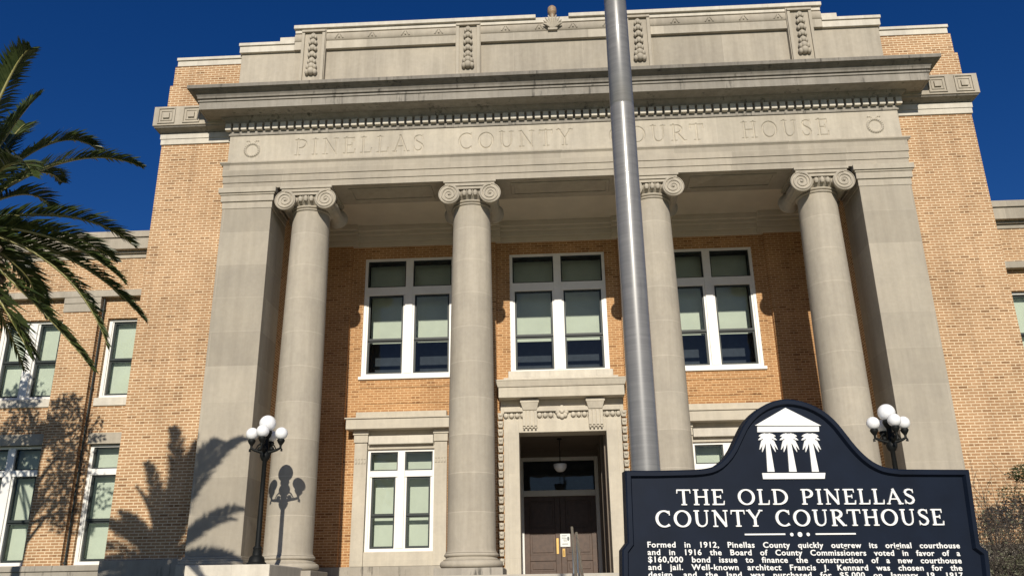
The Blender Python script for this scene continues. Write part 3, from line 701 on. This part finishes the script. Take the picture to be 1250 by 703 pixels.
for s in (-1, 1):
    x0, x1 = ((-1.398,-.252) if s < 0 else (-.248,.898)); y = YD+.05
    b = MB(); zr = [FL+.01, FL+.28, .10, .28, .93, 1.10, 1.93, 2.075]
    b.box(x0, x0+.17, y, y+.06, zr[0], zr[-1]); b.box(x1-.17, x1, y, y+.06, zr[0], zr[-1])
    for k in (0, 2, 4, 6): b.box(x0+.17, x1-.17, y, y+.06, zr[k], zr[k+1])
    for k in (1, 3, 5):
        b.box(x0+.17, x1-.17, y+.03, y+.055, zr[k], zr[k+1]); b.box(x0+.24, x1-.24, y+.010, y+.035, zr[k]+.07, zr[k+1]-.07)
    d = P(b, 'door', 'wood', bevel=.008)
    if s < 0: P(MB().box(-.40, -.32, y-.015, y, .30, .78), 'push_plate', 'brass', d, bevel=.006)
    else:
        h = MB(); h.box(-.21, -.13, y-.012, y, .22, .46); h.tube([(-.17,y-.012,.26),(-.17,y-.06,.28),(-.17,y-.06,.40),(-.17,y-.012,.42)], .012, 8)
        P(h, 'handle', 'brass', d, smooth=40)

# ------------------------------------------------------------------ things about the entrance
nt_ = thing('notice', 'white paper notice taped to the dark wooden entrance door', 'notice', (-.115, YD+.035, .52))
MB().box(-.155, .155, -.004, 0, 0, .39).build('sheet', 'paper', nt_)
b = MB()
for k, (a, c, z) in enumerate(((-.11,.06,.335),(-.11,.02,.29),(-.11,.05,.245),(-.07,.05,.20),(-.05,.06,.165))): b.box(a, c, -.0065, -.0045, z, z+.012)
b.box(-.10, .09, -.0065, -.0045, .07, .092); b.ball((.095, -.005, .24), .034, 12, 2.0, .1)
b.build('print', 'ink', nt_)

pl = thing('pendant_lamp', 'white glass bowl lamp hanging on a rod in the dark entrance vestibule', 'lamp', (-.21, 6.0, 3.50))
b = MB(); b.tube([(0,0,0),(0,0,-.72)], .012, 8); b.lathe([(.07,-.03),(.07,-.001)], n=16); b.build('rod', 'black', pl, smooth=40)
MB().lathe([(.01,-.99),(.08,-.98),(.14,-.94),(.185,-.87),(.205,-.78),(.195,-.76),(.01,-.75)], n=28).build('bowl', 'globe', pl, smooth=50)

for k, (xa, ya, za, xb, yb, zb) in enumerate(((-.005,-4.2,-1.55,-.02,.25,.50),(.17,-4.2,-1.65,.075,.25,.38))):
    o = thing('handrail', ('left', 'right')[k]+' steel tube of the two handrails rising towards the entrance door', 'handrail', (xa, ya, GZ), 'handrails on the front steps')
    b = MB(); f = lambda t: (t*(xb-xa), t*(yb-ya), za-GZ+t*(zb-za))
    b.tube([f(0), f(.3), f(.7), f(.96), f(1)], .028, 12); b.build('rail', 'steel', o, smooth=40)
    for t_ in (.05, .5, .97):
        x, y, z = f(t_); yy = y+ya; ground = FL if yy > -.6 else max(GZ, FL-(FL-GZ)/13*math.ceil((-.6-yy)/.3))
        MB().tube([(x,y,ground-GZ), (x,y,z)], .022, 10).build('post', 'steel', o, smooth=40)

# lamp posts, one built and one copied
lp = thing('lamp_post', 'black lamp post with white globes before the leftmost column, its shadow on the shaft', 'lamp post', (-6.55,-1.6,-.27), 'lamp posts on the step blocks')
b = MB(); b.lathe([(.20,0),(.20,.05),(.17,.07),(.15,.16),(.10,.20),(.085,.32),(.095,.34),(.075,.38)], n=24); b.build('post_base', 'black', lp, smooth=40)
MB().lathe([(.055,.37),(.050,1.2),(.046,2.12),(.07,2.14),(.10,2.20),(.11,2.26),(.07,2.32),(.05,2.62)], n=24, flute=lambda a, k: 1+.04*math.cos(12*a)).build('pole', 'black', lp, smooth=50)
b = MB(); b.lathe([(.055,2.6),(.09,2.66),(.11,2.72),(.10,2.77),(.05,2.78)], n=18)
for k in range(4):
    a = k*PI/2+.04; c, s = math.cos(a), math.sin(a)
    pts = [(.04*c,.04*s,2.30),(.14*c,.14*s,2.33),(.24*c,.24*s,2.36),(.315*c,.315*s,2.40),(.315*c,.315*s,2.50)]
    b.tube(pts, [.04,.034,.030,.028,.028], 8)
    b.tube([(.08*c,.08*s,2.52),(.17*c,.17*s,2.46),(.22*c,.22*s,2.38)], [.02,.016,.012], 6)
    b.tube([(.315*c,.315*s,2.40),(.345*c,.345*s,2.37),(.335*c,.335*s,2.33)], [.022,.02,.03], 6)
    b.lathe([(.03,2.46),(.07,2.52),(.085,2.56),(.07,2.59)], (.315*c,.315*s,0), 14); b.ball((.13*c,.13*s,2.38), .055, 8)
b.build('bracket', 'black', lp, smooth=50)
MB().ball((0,0,2.93), .178, 28).build('globe', 'globe', lp, smooth=80)
for k in range(4):
    a = k*PI/2+.04; MB().ball((.315*math.cos(a), .315*math.sin(a), 2.71), .135, 24).build('globe', 'globe', lp, smooth=80)
l2 = copy_tree(lp); l2.location = (6.62,-1.6,-.36)
l2['label'] = 'black lamp post with white globes behind the dark blue sign, by the rightmost column'

# ------------------------------------------------------------------ flagpole
fp = thing('flagpole', 'tall grey metal flagpole standing in front of the building, behind the dark blue sign', 'flagpole', (.195,-14.66,GZ))
b = MB()
zs = [0, 4.755, 4.757, 4.765, 4.767, 5.61, 5.612, 5.62, 5.622, 7.2, 9.8]; rs = [.089,.0825,.0800,.0800,.0815,.0790,.077,.077,.0785,.070,.055]
b.lathe(list(zip(rs, zs)), n=64); b.build('shaft', 'pole', fp, smooth=40)
b = MB(); b.lathe([(.16,0),(.16,.04),(.12,.10),(.092,.14)], n=40); b.build('base_collar', 'steel', fp, smooth=40)
MB().ball((0,0,9.86), .09, 20).build('ball_finial', 'brass', fp, smooth=80)

# ------------------------------------------------------------------ historical marker
OUT = [(-.5768,-.3282),(-.5722,-.2336),(-.5543,-.2126),(-.5494,-.0013),(-.4521,-.0012),(-.335,.0015),(-.3009,.004),(-.269,.0105),(-.2411,.0265),(-.2101,.0573),(-.1827,.1036),(-.1549,.1496),(-.1141,.1885),(-.0648,.2155),(-.017,.2263),(.0304,.2222),(.0756,.2085),(.1187,.1835),(.1512,.1513),(.1744,.1172),(.1969,.0829),(.2208,.0528),(.2448,.0307),(.2673,.0172),(.2902,.0078),(.3358,.0023),(.4566,.0015),(.5694,.0011),(.5577,-.231),(.5809,-.2493),(.5729,-.3431)]
sg = thing('historical_marker', 'dark blue enamel sign with white lettering about the old courthouse, in front of the flagpole', 'sign', (.4158,-17.0774,-.6011))
sg.rotation_euler = (0, 0, math.atan2(.15144, .98847))
full = OUT + [(.56,-.62),(-.56,-.62)]
# smooth the curved shoulders
def chaikin(p, keep):
    out = []
    n = len(p)
    for i in range(n):
        if i in keep: out.append(p[i]); continue
        a, b_, c = p[i-1], p[i], p[(i+1)%n]
        out += [(b_[0]*.75+a[0]*.25, b_[1]*.75+a[1]*.25), (b_[0]*.75+c[0]*.25, b_[1]*.75+c[1]*.25)]
    return out
full = chaikin(full, set(list(range(0, 6))+list(range(25, 33))))
full = full[::-1]
def inset(p, d):
    n = len(p); out = []
    for i in range(n):
        a, b_, c = Vector(p[i-1]), Vector(p[i]), Vector(p[(i+1)%n])
        e1 = (b_-a).normalized(); e2 = (c-b_).normalized(); n1 = Vector((-e1.y, e1.x)); n2 = Vector((-e2.y, e2.x))
        m = (n1+n2); m = m/max(m.length_squared, .3)*2*d
        out.append((b_.x+m.x, b_.y+m.y))
    return out
MB().prism(full, .0, .035).build('panel', 'navy', sg)
i1 = inset(full, .004); i2 = inset(full, .016); i3 = inset(full, .0215)
b = MB(); n = len(full)
vs = []
for loop, y in ((full,-.0005),(full,-.009),(i1,-.013),(i2,-.013),(i3,-.0005)): vs += [(x, y, z) for x, z in loop]
b.add(vs, [(k*n+(i+1)%n, k*n+i, (k+1)*n+i, (k+1)*n+(i+1)%n)[::-1] for k in range(4) for i in range(n)])
b.build('raised_rim', 'navy', sg, smooth=30)
def ribbon(b, pts, w, y0, y1):
    """flat raised stroke"""
    n = len(pts); closed = n > 3 and abs(pts[0][0]-pts[-1][0]) < 1e-6 and abs(pts[0][1]-pts[-1][1]) < 1e-6
    Lf = []; Rt = []
    for i in range(n):
        a = pts[i-1] if i > 0 else (pts[-2] if closed else pts[i]); c = pts[i+1] if i < n-1 else (pts[1] if closed else pts[i])
        d = Vector((c[0]-a[0], c[1]-a[1])).normalized(); q = Vector((-d.y, d.x))*w[i]/2
        Lf.append((pts[i][0]+q.x, pts[i][1]+q.y)); Rt.append((pts[i][0]-q.x, pts[i][1]-q.y))
    vs = [(x,y0,z) for x, z in Lf]+[(x,y0,z) for x, z in Rt]+[(x,y1,z) for x, z in Lf]+[(x,y1,z) for x, z in Rt]
    fs = []
    for i in range(n-1): fs += [(i, n+i, n+i+1, i+1), (i, i+1, 2*n+i+1, 2*n+i), (n+i+1, n+i, 3*n+i, 3*n+i+1)]
    if not closed: fs += [(0, 2*n, 3*n, n), (n-1, 2*n-1, 4*n-1, 3*n-1)]
    b.add(vs, fs)
b = MB(); cnt = 0
for word, x0, x1, z0, z1 in (('THE OLD PINELLAS',-.3930,.3760,-.1045,-.0572),('COUNTY COURTHOUSE',-.4640,.4600,-.1690,-.1195)):
    for pts, w in strokes(word, x0, x1, z0, z1, .10, .62):
        ribbon(b, pts, [k*1.02 for k in w], -.0045-.00006*(cnt % 7), .001); cnt += 1
b.build('title_lettering', 'letter', sg)
b = MB()
b.box(-.1893,-.0615,-.004,.001,-.1940,-.1895); b.box(.0349,.1636,-.004,.001,-.1945,-.1900)
for x, r in ((-.0409,.0052),(-.0149,.0072),(.0112,.0052)): b.lathe([(r,-.004),(r,.001)], (x,0,-.193), 20, 'y')
b.build('divider_rule', 'letter', sg)
# emblem: pediment, beam, three palms, base
em = MB(); em.prism([(-.1200,.1405),(.0996,.1412),(-.0122,.1982)], -.0045, .001); emo = em.build('emblem', 'letter', sg)
em = MB(); em.prism([(-.1139,.1197),(.0900,.1222),(.0915,.1385),(-.1124,.1372)], -.0046, .001)
em.build('beam', 'letter', emo)
em = MB(); em.prism([(-.1122,-.0266),(.0875,-.0257),(.0922,-.0077),(-.1134,-.0082)], -.0046, .001)
em.build('base_bar', 'letter', emo)
for cx, t0, t1 in ((-.0795,-.0963,-.0724),(-.0092,-.0258,-.0005),(.0623,.0485,.0718)):
    b = MB(); cz = .0960
    b.prism([(t0+.001,-.0040),(t1,-.0040),(cx+.0015,cz),(cx-.0105,cz)], -.0041, .001)
    for k, (an, L, dr) in enumerate(((172,.034,.006),(148,.036,.008),(122,.026,.003),(90,.020,0),(58,.026,.003),(32,.036,.008),(8,.034,.006),(205,.036,.016),(-25,.036,.016),(228,.036,.012),(-48,.036,.012))):
        a = R(an); ca, sa = math.cos(a), math.sin(a); x = cx-.004
        p0 = (x, cz); p1 = (x+ca*L*.52, cz+sa*L*.6+.004); p2 = (x+ca*L*.9, cz+sa*L-dr)
        ribbon(b, [p0, ((p0[0]+p1[0])/2, (p0[1]+p1[1])/2), p1, ((p1[0]+p2[0])/2, (p1[1]+p2[1])/2-.0005), p2], [.0075,.0088,.0085,.0062,.0012], -.0043-.00005*k, .001)
    b.build('palm_figure', 'letter', emo)
# body text, set justified
LINES = (('Formed in 1912, Pinellas County quickly outgrew its original courthouse', (-.4944,-.2263),(.4932,-.2378)),
         ('and in 1916 the Board of County Commissioners voted in favor of a', (-.4942,-.2479),(.4910,-.2606)),
         ('$160,000 bond issue to finance the construction of a new courthouse', (-.4946,-.2686),(.4906,-.2823)),
         ('and jail. Well-known architect Francis J. Kennard was chosen for the', (-.4953,-.2902),(.4889,-.3039)),
         ('design, and the land was purchased for $5,000 on January 19, 1917', (-.4967,-.3112),(.4870,-.3255)))
for s, p0, p1 in LINES:
    cu = bpy.data.curves.new('text', 'FONT'); cu.body = s; cu.size = .0232; cu.offset = .00042; cu.extrude = .0018; cu.resolution_u = 3; cu.space_character = 1.10
    o = bpy.data.objects.new('text', cu); COL.objects.link(o)
    ws = []
    for sw in (1.0, 2.0):
        cu.space_word = sw; bpy.context.view_layer.update(); ws.append(o.dimensions.x)
    tw = math.hypot(p1[0]-p0[0], p1[1]-p0[1])
    sw = 1+(tw-ws[0])/max(1e-6, ws[1]-ws[0])
    cu.space_word = min(3.2, max(.62, sw)); bpy.context.view_layer.update()
    fx = tw/o.dimensions.x
    me = bpy.data.meshes.new_from_object(o.evaluated_get(bpy.context.evaluated_depsgraph_get()))
    ang = math.atan2(p1[1]-p0[1], p1[0]-p0[0])
    me.transform(Matrix.Translation((p0[0], -.0022, p0[1])) @ Matrix.Rotation(-ang, 4, 'Y') @ Matrix.Rotation(R(90), 4, 'X') @ Matrix.Diagonal((fx, 1, 1, 1)))
    me.materials.clear(); me.materials.append(M['letter'])
    bpy.data.objects.remove(o)
    to = bpy.data.objects.new('body_lettering', me); COL.objects.link(to); to.parent = sg
MB().lathe([(.055,GZ+.6011),(.055,-.60),(.05,-.59)], (0,.05,0), 24).build('post', 'navy', sg, smooth=40)

# ------------------------------------------------------------------ date palm
pc = Vector((-9.0,-8.85,4.23))
pt = thing('palm_tree', 'date palm with arching green fronds left of the courthouse', 'palm tree', (pc.x, pc.y, GZ))
H = pc.z-GZ
b = MB(); prof = []
for k in range(60):
    t_ = k/59; prof.append((.33-.03*t_+(.025 if k % 2 else 0)+(.22*max(0, t_-.72)/.28), t_*(H-.1)))
b.lathe(prof, n=26, flute=lambda a, k: 1+.05*math.sin(9*a+k*2.1)); b.build('trunk', 'bark', pt, smooth=20)
rp = random.Random(11)
b = MB()                                          # cut leaf bases swelling under the crown
for k in range(150):
    a = k*2.39996; t_ = k/149; r = .34+.42*math.sin(PI*min(1,.15+t_*.75)); z = H-1.9+1.9*t_
    c, s = math.cos(a), math.sin(a); b.tube([(.28*c,.28*s,z-.12),(r*.85*c,r*.85*s,z),(r*c*1.05,r*s*1.05,z+.16)], [.10,.085,.05], 6)
b.build('leaf_bases', 'bark', pt, smooth=40)
def frond(p1, p2, rl=.44, nl=86):
    P0 = Vector((0,0,H)); P1 = P0+Vector(p1); P2 = P0+Vector(p2)
    bz = lambda t_: P0*(1-t_)**2+P1*2*t_*(1-t_)+P2*t_*t_
    pts = [bz(k/16) for k in range(17)]
    b = MB(); b.tube(pts, [.030*(1-k/16)**.8+.004 for k in range(17)], 6)
    ro = b.build('frond', 'rachis', pt, smooth=60)
    lb = MB()
    length = sum((pts[i+1]-pts[i]).length for i in range(16))
    nl = int(nl*length/2.6)
    for k in range(nl):
        t_ = .10+.90*k/(nl-1); c = bz(t_); d = (bz(min(1, t_+.01))-bz(t_-.01)).normalized()
        side = d.cross(Vector((0,0,1)))
        side = side.normalized() if side.length > .05 else Vector((0,1,0))
        up = side.cross(d).normalized()
        for s in (-1, 1):
            L = rl*(math.sin(PI*min(1, .10+t_*.90))**.55*.85+.17)*rp.uniform(.82, 1.1)
            if t_ < .2: L *= .35+3.2*(t_-.0)
            tw = rp.uniform(-.16, .16); fwd = .72+.7*t_*t_
            dr = (side*s*math.cos(.42+tw)+up*math.sin(.42+tw)+d*fwd).normalized()
            tip = c+dr*L+Vector((0,0,-.16*L*rp.uniform(.4,1.4))); mid = c+dr*L*.5
            wv = dr.cross(up if rp.random() < .7 else side).normalized()*rp.uniform(.014,.021)
            lb.add([c-wv*.6, c+wv*.6, mid+wv, tip, mid-wv], [(0,1,2,4),(4,2,3)])
    lb.build('leaflets', 'palm', ro)
# fronds one sees: (bend, tip) from the crown, x right, y away, z up
for p1, p2 in (((0.57, -0.3, 2.56), (1.0, -0.5, 2.62)),
               ((0.32, 0.42, 2.1), (0.45, 0.7, 2.6)),
               ((0.09, 0.9, 2.25), (-0.24, 1.5, 2.57)),
               ((0.56, 0.9, 2.42), (1.13, 1.5, 2.01)),
               ((0.77, 1.14, 2.14), (1.69, 1.9, 1.88)),
               ((0.39, 0.84, 1.23), (0.53, 1.4, 0.94)),
               ((1.22, 1.02, 0.9), (1.87, 1.7, 0.33)),
               ((1.44, 0.48, 0.2), (2.27, 0.8, -0.65)),
               ((1.35, 0.9, 0.15), (2.32, 1.5, -1.04)),
               ((1.47, 0.6, -0.06), (2.05, 1.0, -1.57)),
               ((1.38, 0.3, -1.13), (2.17, 0.5, -2.08)),
               ((0.9, 0.72, -0.37), (0.66, 1.2, -0.7)),
               ((1.24, 0.12, -1.53), (1.39, 0.2, -1.91)),
               ((0.98, 1.08, 0.57), (1.54, 1.8, 0.11)),
               ((0.31, 1.14, 1.83), (0.31, 1.9, 1.65)),
               ((1.35, -0.84, 0.97), (2.05, -1.4, -0.0)),
               ((.05,.1,1.3),(-.05,.2,2.45)), ((-.35,-.2,1.5),(-.9,-.5,2.2)), ((-.3,.5,1.5),(-.75,1.2,1.9)), ((-.9,.2,1.1),(-1.9,.3,1.0)), ((-.9,-.6,1.2),(-2.0,-1.1,.9)), ((-1.2,-.1,.4),(-2.3,-.2,-.3)), ((-1.1,.7,.3),(-2.1,1.2,-.6)),
               ((-1.1,-.5,.0),(-2.1,-.9,-1.2)), ((-.8,.3,-.2),(-1.6,.6,-1.7)), ((-.4,.2,-.5),(-.8,.4,-2.0)), ((.1,-1.2,.4),(.3,-2.3,-.4)), ((-.3,-1.1,.0),(-.5,-2.0,-1.2)), ((.2,1.2,.3),(.3,2.2,-.7)), ((-.4,1.0,-.2),(-.6,1.8,-1.5)), ((.3,-.8,-.4),(.5,-1.5,-1.8)), ((.1,.3,1.6),(.35,.6,2.3)), ((0,-.5,1.4),(.2,-1.2,2.1))):
    frond(p1, p2)
for k in range(58):                               # the crowded heart of the crown
    a = k*2.4+rp.uniform(-.3,.3); e = R(rp.choice((78,68,58,45,35,25,10,-15,-45))+rp.uniform(-8,8)); L = rp.uniform(1.6,2.25); h = Vector((math.cos(a), math.sin(a), 0))
    q1 = h*math.cos(e)*L*.5+Vector((0,0,math.sin(e)*L*.5)); q2 = q1*1.85+h*.15+Vector((0,0,-.34*L*math.cos(e)))
    if q2.x > .6: q2.x = -q2.x; q1.x = -q1.x
    frond(q1, q2, .38, 50)

# ------------------------------------------------------------------ broadleaf tree left of the frame (its shade falls on the wing)
def leafy(b, c, r, n, size, rnd, flat=1.0):
    for _ in range(n):
        while True:
            q = Vector((rnd.uniform(-1,1), rnd.uniform(-1,1), rnd.uniform(-1,1)))
            if q.length <= 1: break
        p = Vector(c)+Vector((q.x*r, q.y*r, q.z*r*flat)); u = Vector((rnd.gauss(0,1), rnd.gauss(0,1), rnd.gauss(0,1))).normalized(); w = u.orthogonal().normalized(); s = size*rnd.uniform(.6,1.3)
        b.add([p-u*s, p+w*s*.45, p+u*s, p-w*s*.45], [(0,1,2,3)])
ro = random.Random(5)
tx, ty = -13.45, -4.2
st = thing('shade_tree', 'broadleaf tree standing on the lawn left of the palm', 'tree', (tx, ty, GZ))
b = MB(); base = Vector((0,0,0)); cz = 5.95-GZ
b.tube([(0,0,0),(.05,.1,2.4),(-.1,0,4.8),(.1,.1,7.0),(0,0,cz)], [.26,.20,.14,.09,.04], 12)
lv = MB()
for k in range(24):
    a = ro.uniform(0, 2*PI); rr = ro.uniform(.5, 2.2); e = (rr*math.cos(a)-.25, rr*math.sin(a), cz+ro.uniform(-1.55, 1.35)); z0 = e[2]-ro.uniform(.8,1.8)
    b.tube([(0,0,z0), (e[0]*.5, e[1]*.5, (z0+e[2])/2+.15), e], [.05,.032,.014], 6)
    leafy(lv, e, ro.uniform(.38,.75), ro.randint(120,240), .075, ro, .75)
b.build('trunk', 'twig', st, smooth=50); lv.build('crown', 'oak', st)

# ------------------------------------------------------------------ twiggy shrub right, against the flank wall
rs_ = random.Random(21)
sh = thing('shrub', 'twiggy half bare shrub against the tan brick wall beside the dark blue sign', 'shrub', (9.55,-1.25,GZ))
tw = MB(); lf = MB(); ld = MB()
def grow(p, d, L, r, lvl):
    q = p; pts = [tuple(p)]; n = 3
    for k in range(n):
        d = (d+Vector((rs_.gauss(0,.17), rs_.gauss(0,.17), rs_.gauss(.02,.13)))).normalized(); q = q+d*L/n; pts.append(tuple(q))
        if lvl == 0: break_leaf(q)
    tw.tube(pts, [r*(1-.45*i/(len(pts)-1)) for i in range(len(pts))], 4 if lvl < 2 else 5)
    if lvl > 0:
        for k in range(4):
            dd = (d+Vector((rs_.gauss(0,.62), rs_.gauss(0,.5), rs_.gauss(.0,.55)))).normalized(); t_ = rs_.uniform(.45,1)
            a = Vector(pts[1]).lerp(Vector(pts[-1]), (t_-.33)/.67)
            grow(a, dd, L*rs_.uniform(.62,.85), r*.6, lvl-1)
def break_leaf(q):
    low = q.z < 2.25
    for _ in range(rs_.randint(3,6) if low else rs_.randint(0,1)):
        p = q+Vector((rs_.gauss(0,.06), rs_.gauss(0,.06), rs_.gauss(0,.06))); u = Vector((rs_.gauss(0,1), rs_.gauss(0,1), rs_.gauss(0,1))).normalized(); w = u.orthogonal().normalized(); s = rs_.uniform(.022,.042)
        lf.add([p-u*s, p+w*s*.6, p+u*s, p-w*s*.6], [(0,1,2,3)])
for k in range(26):
    a = rs_.uniform(0, 2*PI); grow(Vector((rs_.uniform(-.9,1.1), rs_.uniform(-.4,.4), 0)), Vector((.30*math.cos(a), .2*math.sin(a), 1)).normalized(), 1.75, .020, 3)
leafy(ld, (-.15,-.1,3.85), .42, 620, .040, rs_, .5); leafy(ld, (.35,-.1,4.0), .48, 760, .040, rs_, .6); leafy(ld, (-.55,0,3.5), .26, 150, .03, rs_, .7)
tw.build('twigs', 'twig', sh); lf.build('leaves', 'leaf', sh); ld.build('leaf_clump', 'leafd', sh)

# ------------------------------------------------------------------ light, sky, camera
sd = Vector((-.034, 1, -.503)).normalized()
su = bpy.data.lights.new('sun', 'SUN'); su.energy = 4.85; su.angle = R(.53); su.color = (1.0, .93, .81)
so = bpy.data.objects.new('sun', su); COL.objects.link(so); so.rotation_euler = sd.to_track_quat('-Z', 'Y').to_euler(); so.location = (0,-30,30)
w = bpy.data.worlds.new('World'); scene.world = w; w.use_nodes = True
nt = w.node_tree; bg = nt.nodes['Background']
sky = nt.nodes.new('ShaderNodeTexSky'); sky.sky_type = 'NISHITA'; sky.sun_disc = False
sky.sun_elevation = math.atan2(.503, 1); sky.sun_rotation = PI-.034
sky.altitude = 0; sky.air_density = 1.0; sky.dust_density = .3; sky.ozone_density = 6.0
hs = nt.nodes.new('ShaderNodeHueSaturation'); hs.inputs['Saturation'].default_value = 1.235; hs.inputs['Hue'].default_value = .5155; hs.inputs['Value'].default_value = 1.17
nt.links.new(sky.outputs[0], hs.inputs['Color']); nt.links.new(hs.outputs[0], bg.inputs['Color']); bg.inputs['Strength'].default_value = .052

cam = bpy.data.cameras.new('camera'); co = bpy.data.objects.new('camera', cam); COL.objects.link(co); scene.camera = co
r_ = Vector((.99851874,.05246046,-.0144302)); u_ = Vector((.03130582,-.33703565,.94097126)); f_ = Vector((-.0445003,.94002919,.33817873))
co.matrix_world = Matrix(((r_.x,u_.x,-f_.x,-.33708674),(r_.y,u_.y,-f_.y,-19.85509261),(r_.z,u_.z,-f_.z,-.96289819),(0,0,0,1)))
cam.sensor_width = 36; cam.lens = 1049.99/1250*36; cam.clip_end = 1000; cam.clip_start = .05
vs = scene.view_settings; vs.view_transform = 'Standard'; vs.look = 'None'; vs.exposure = 0; vs.gamma = 1; vs.use_curve_mapping = False
scene.render.resolution_x = 1024; scene.render.resolution_y = 575
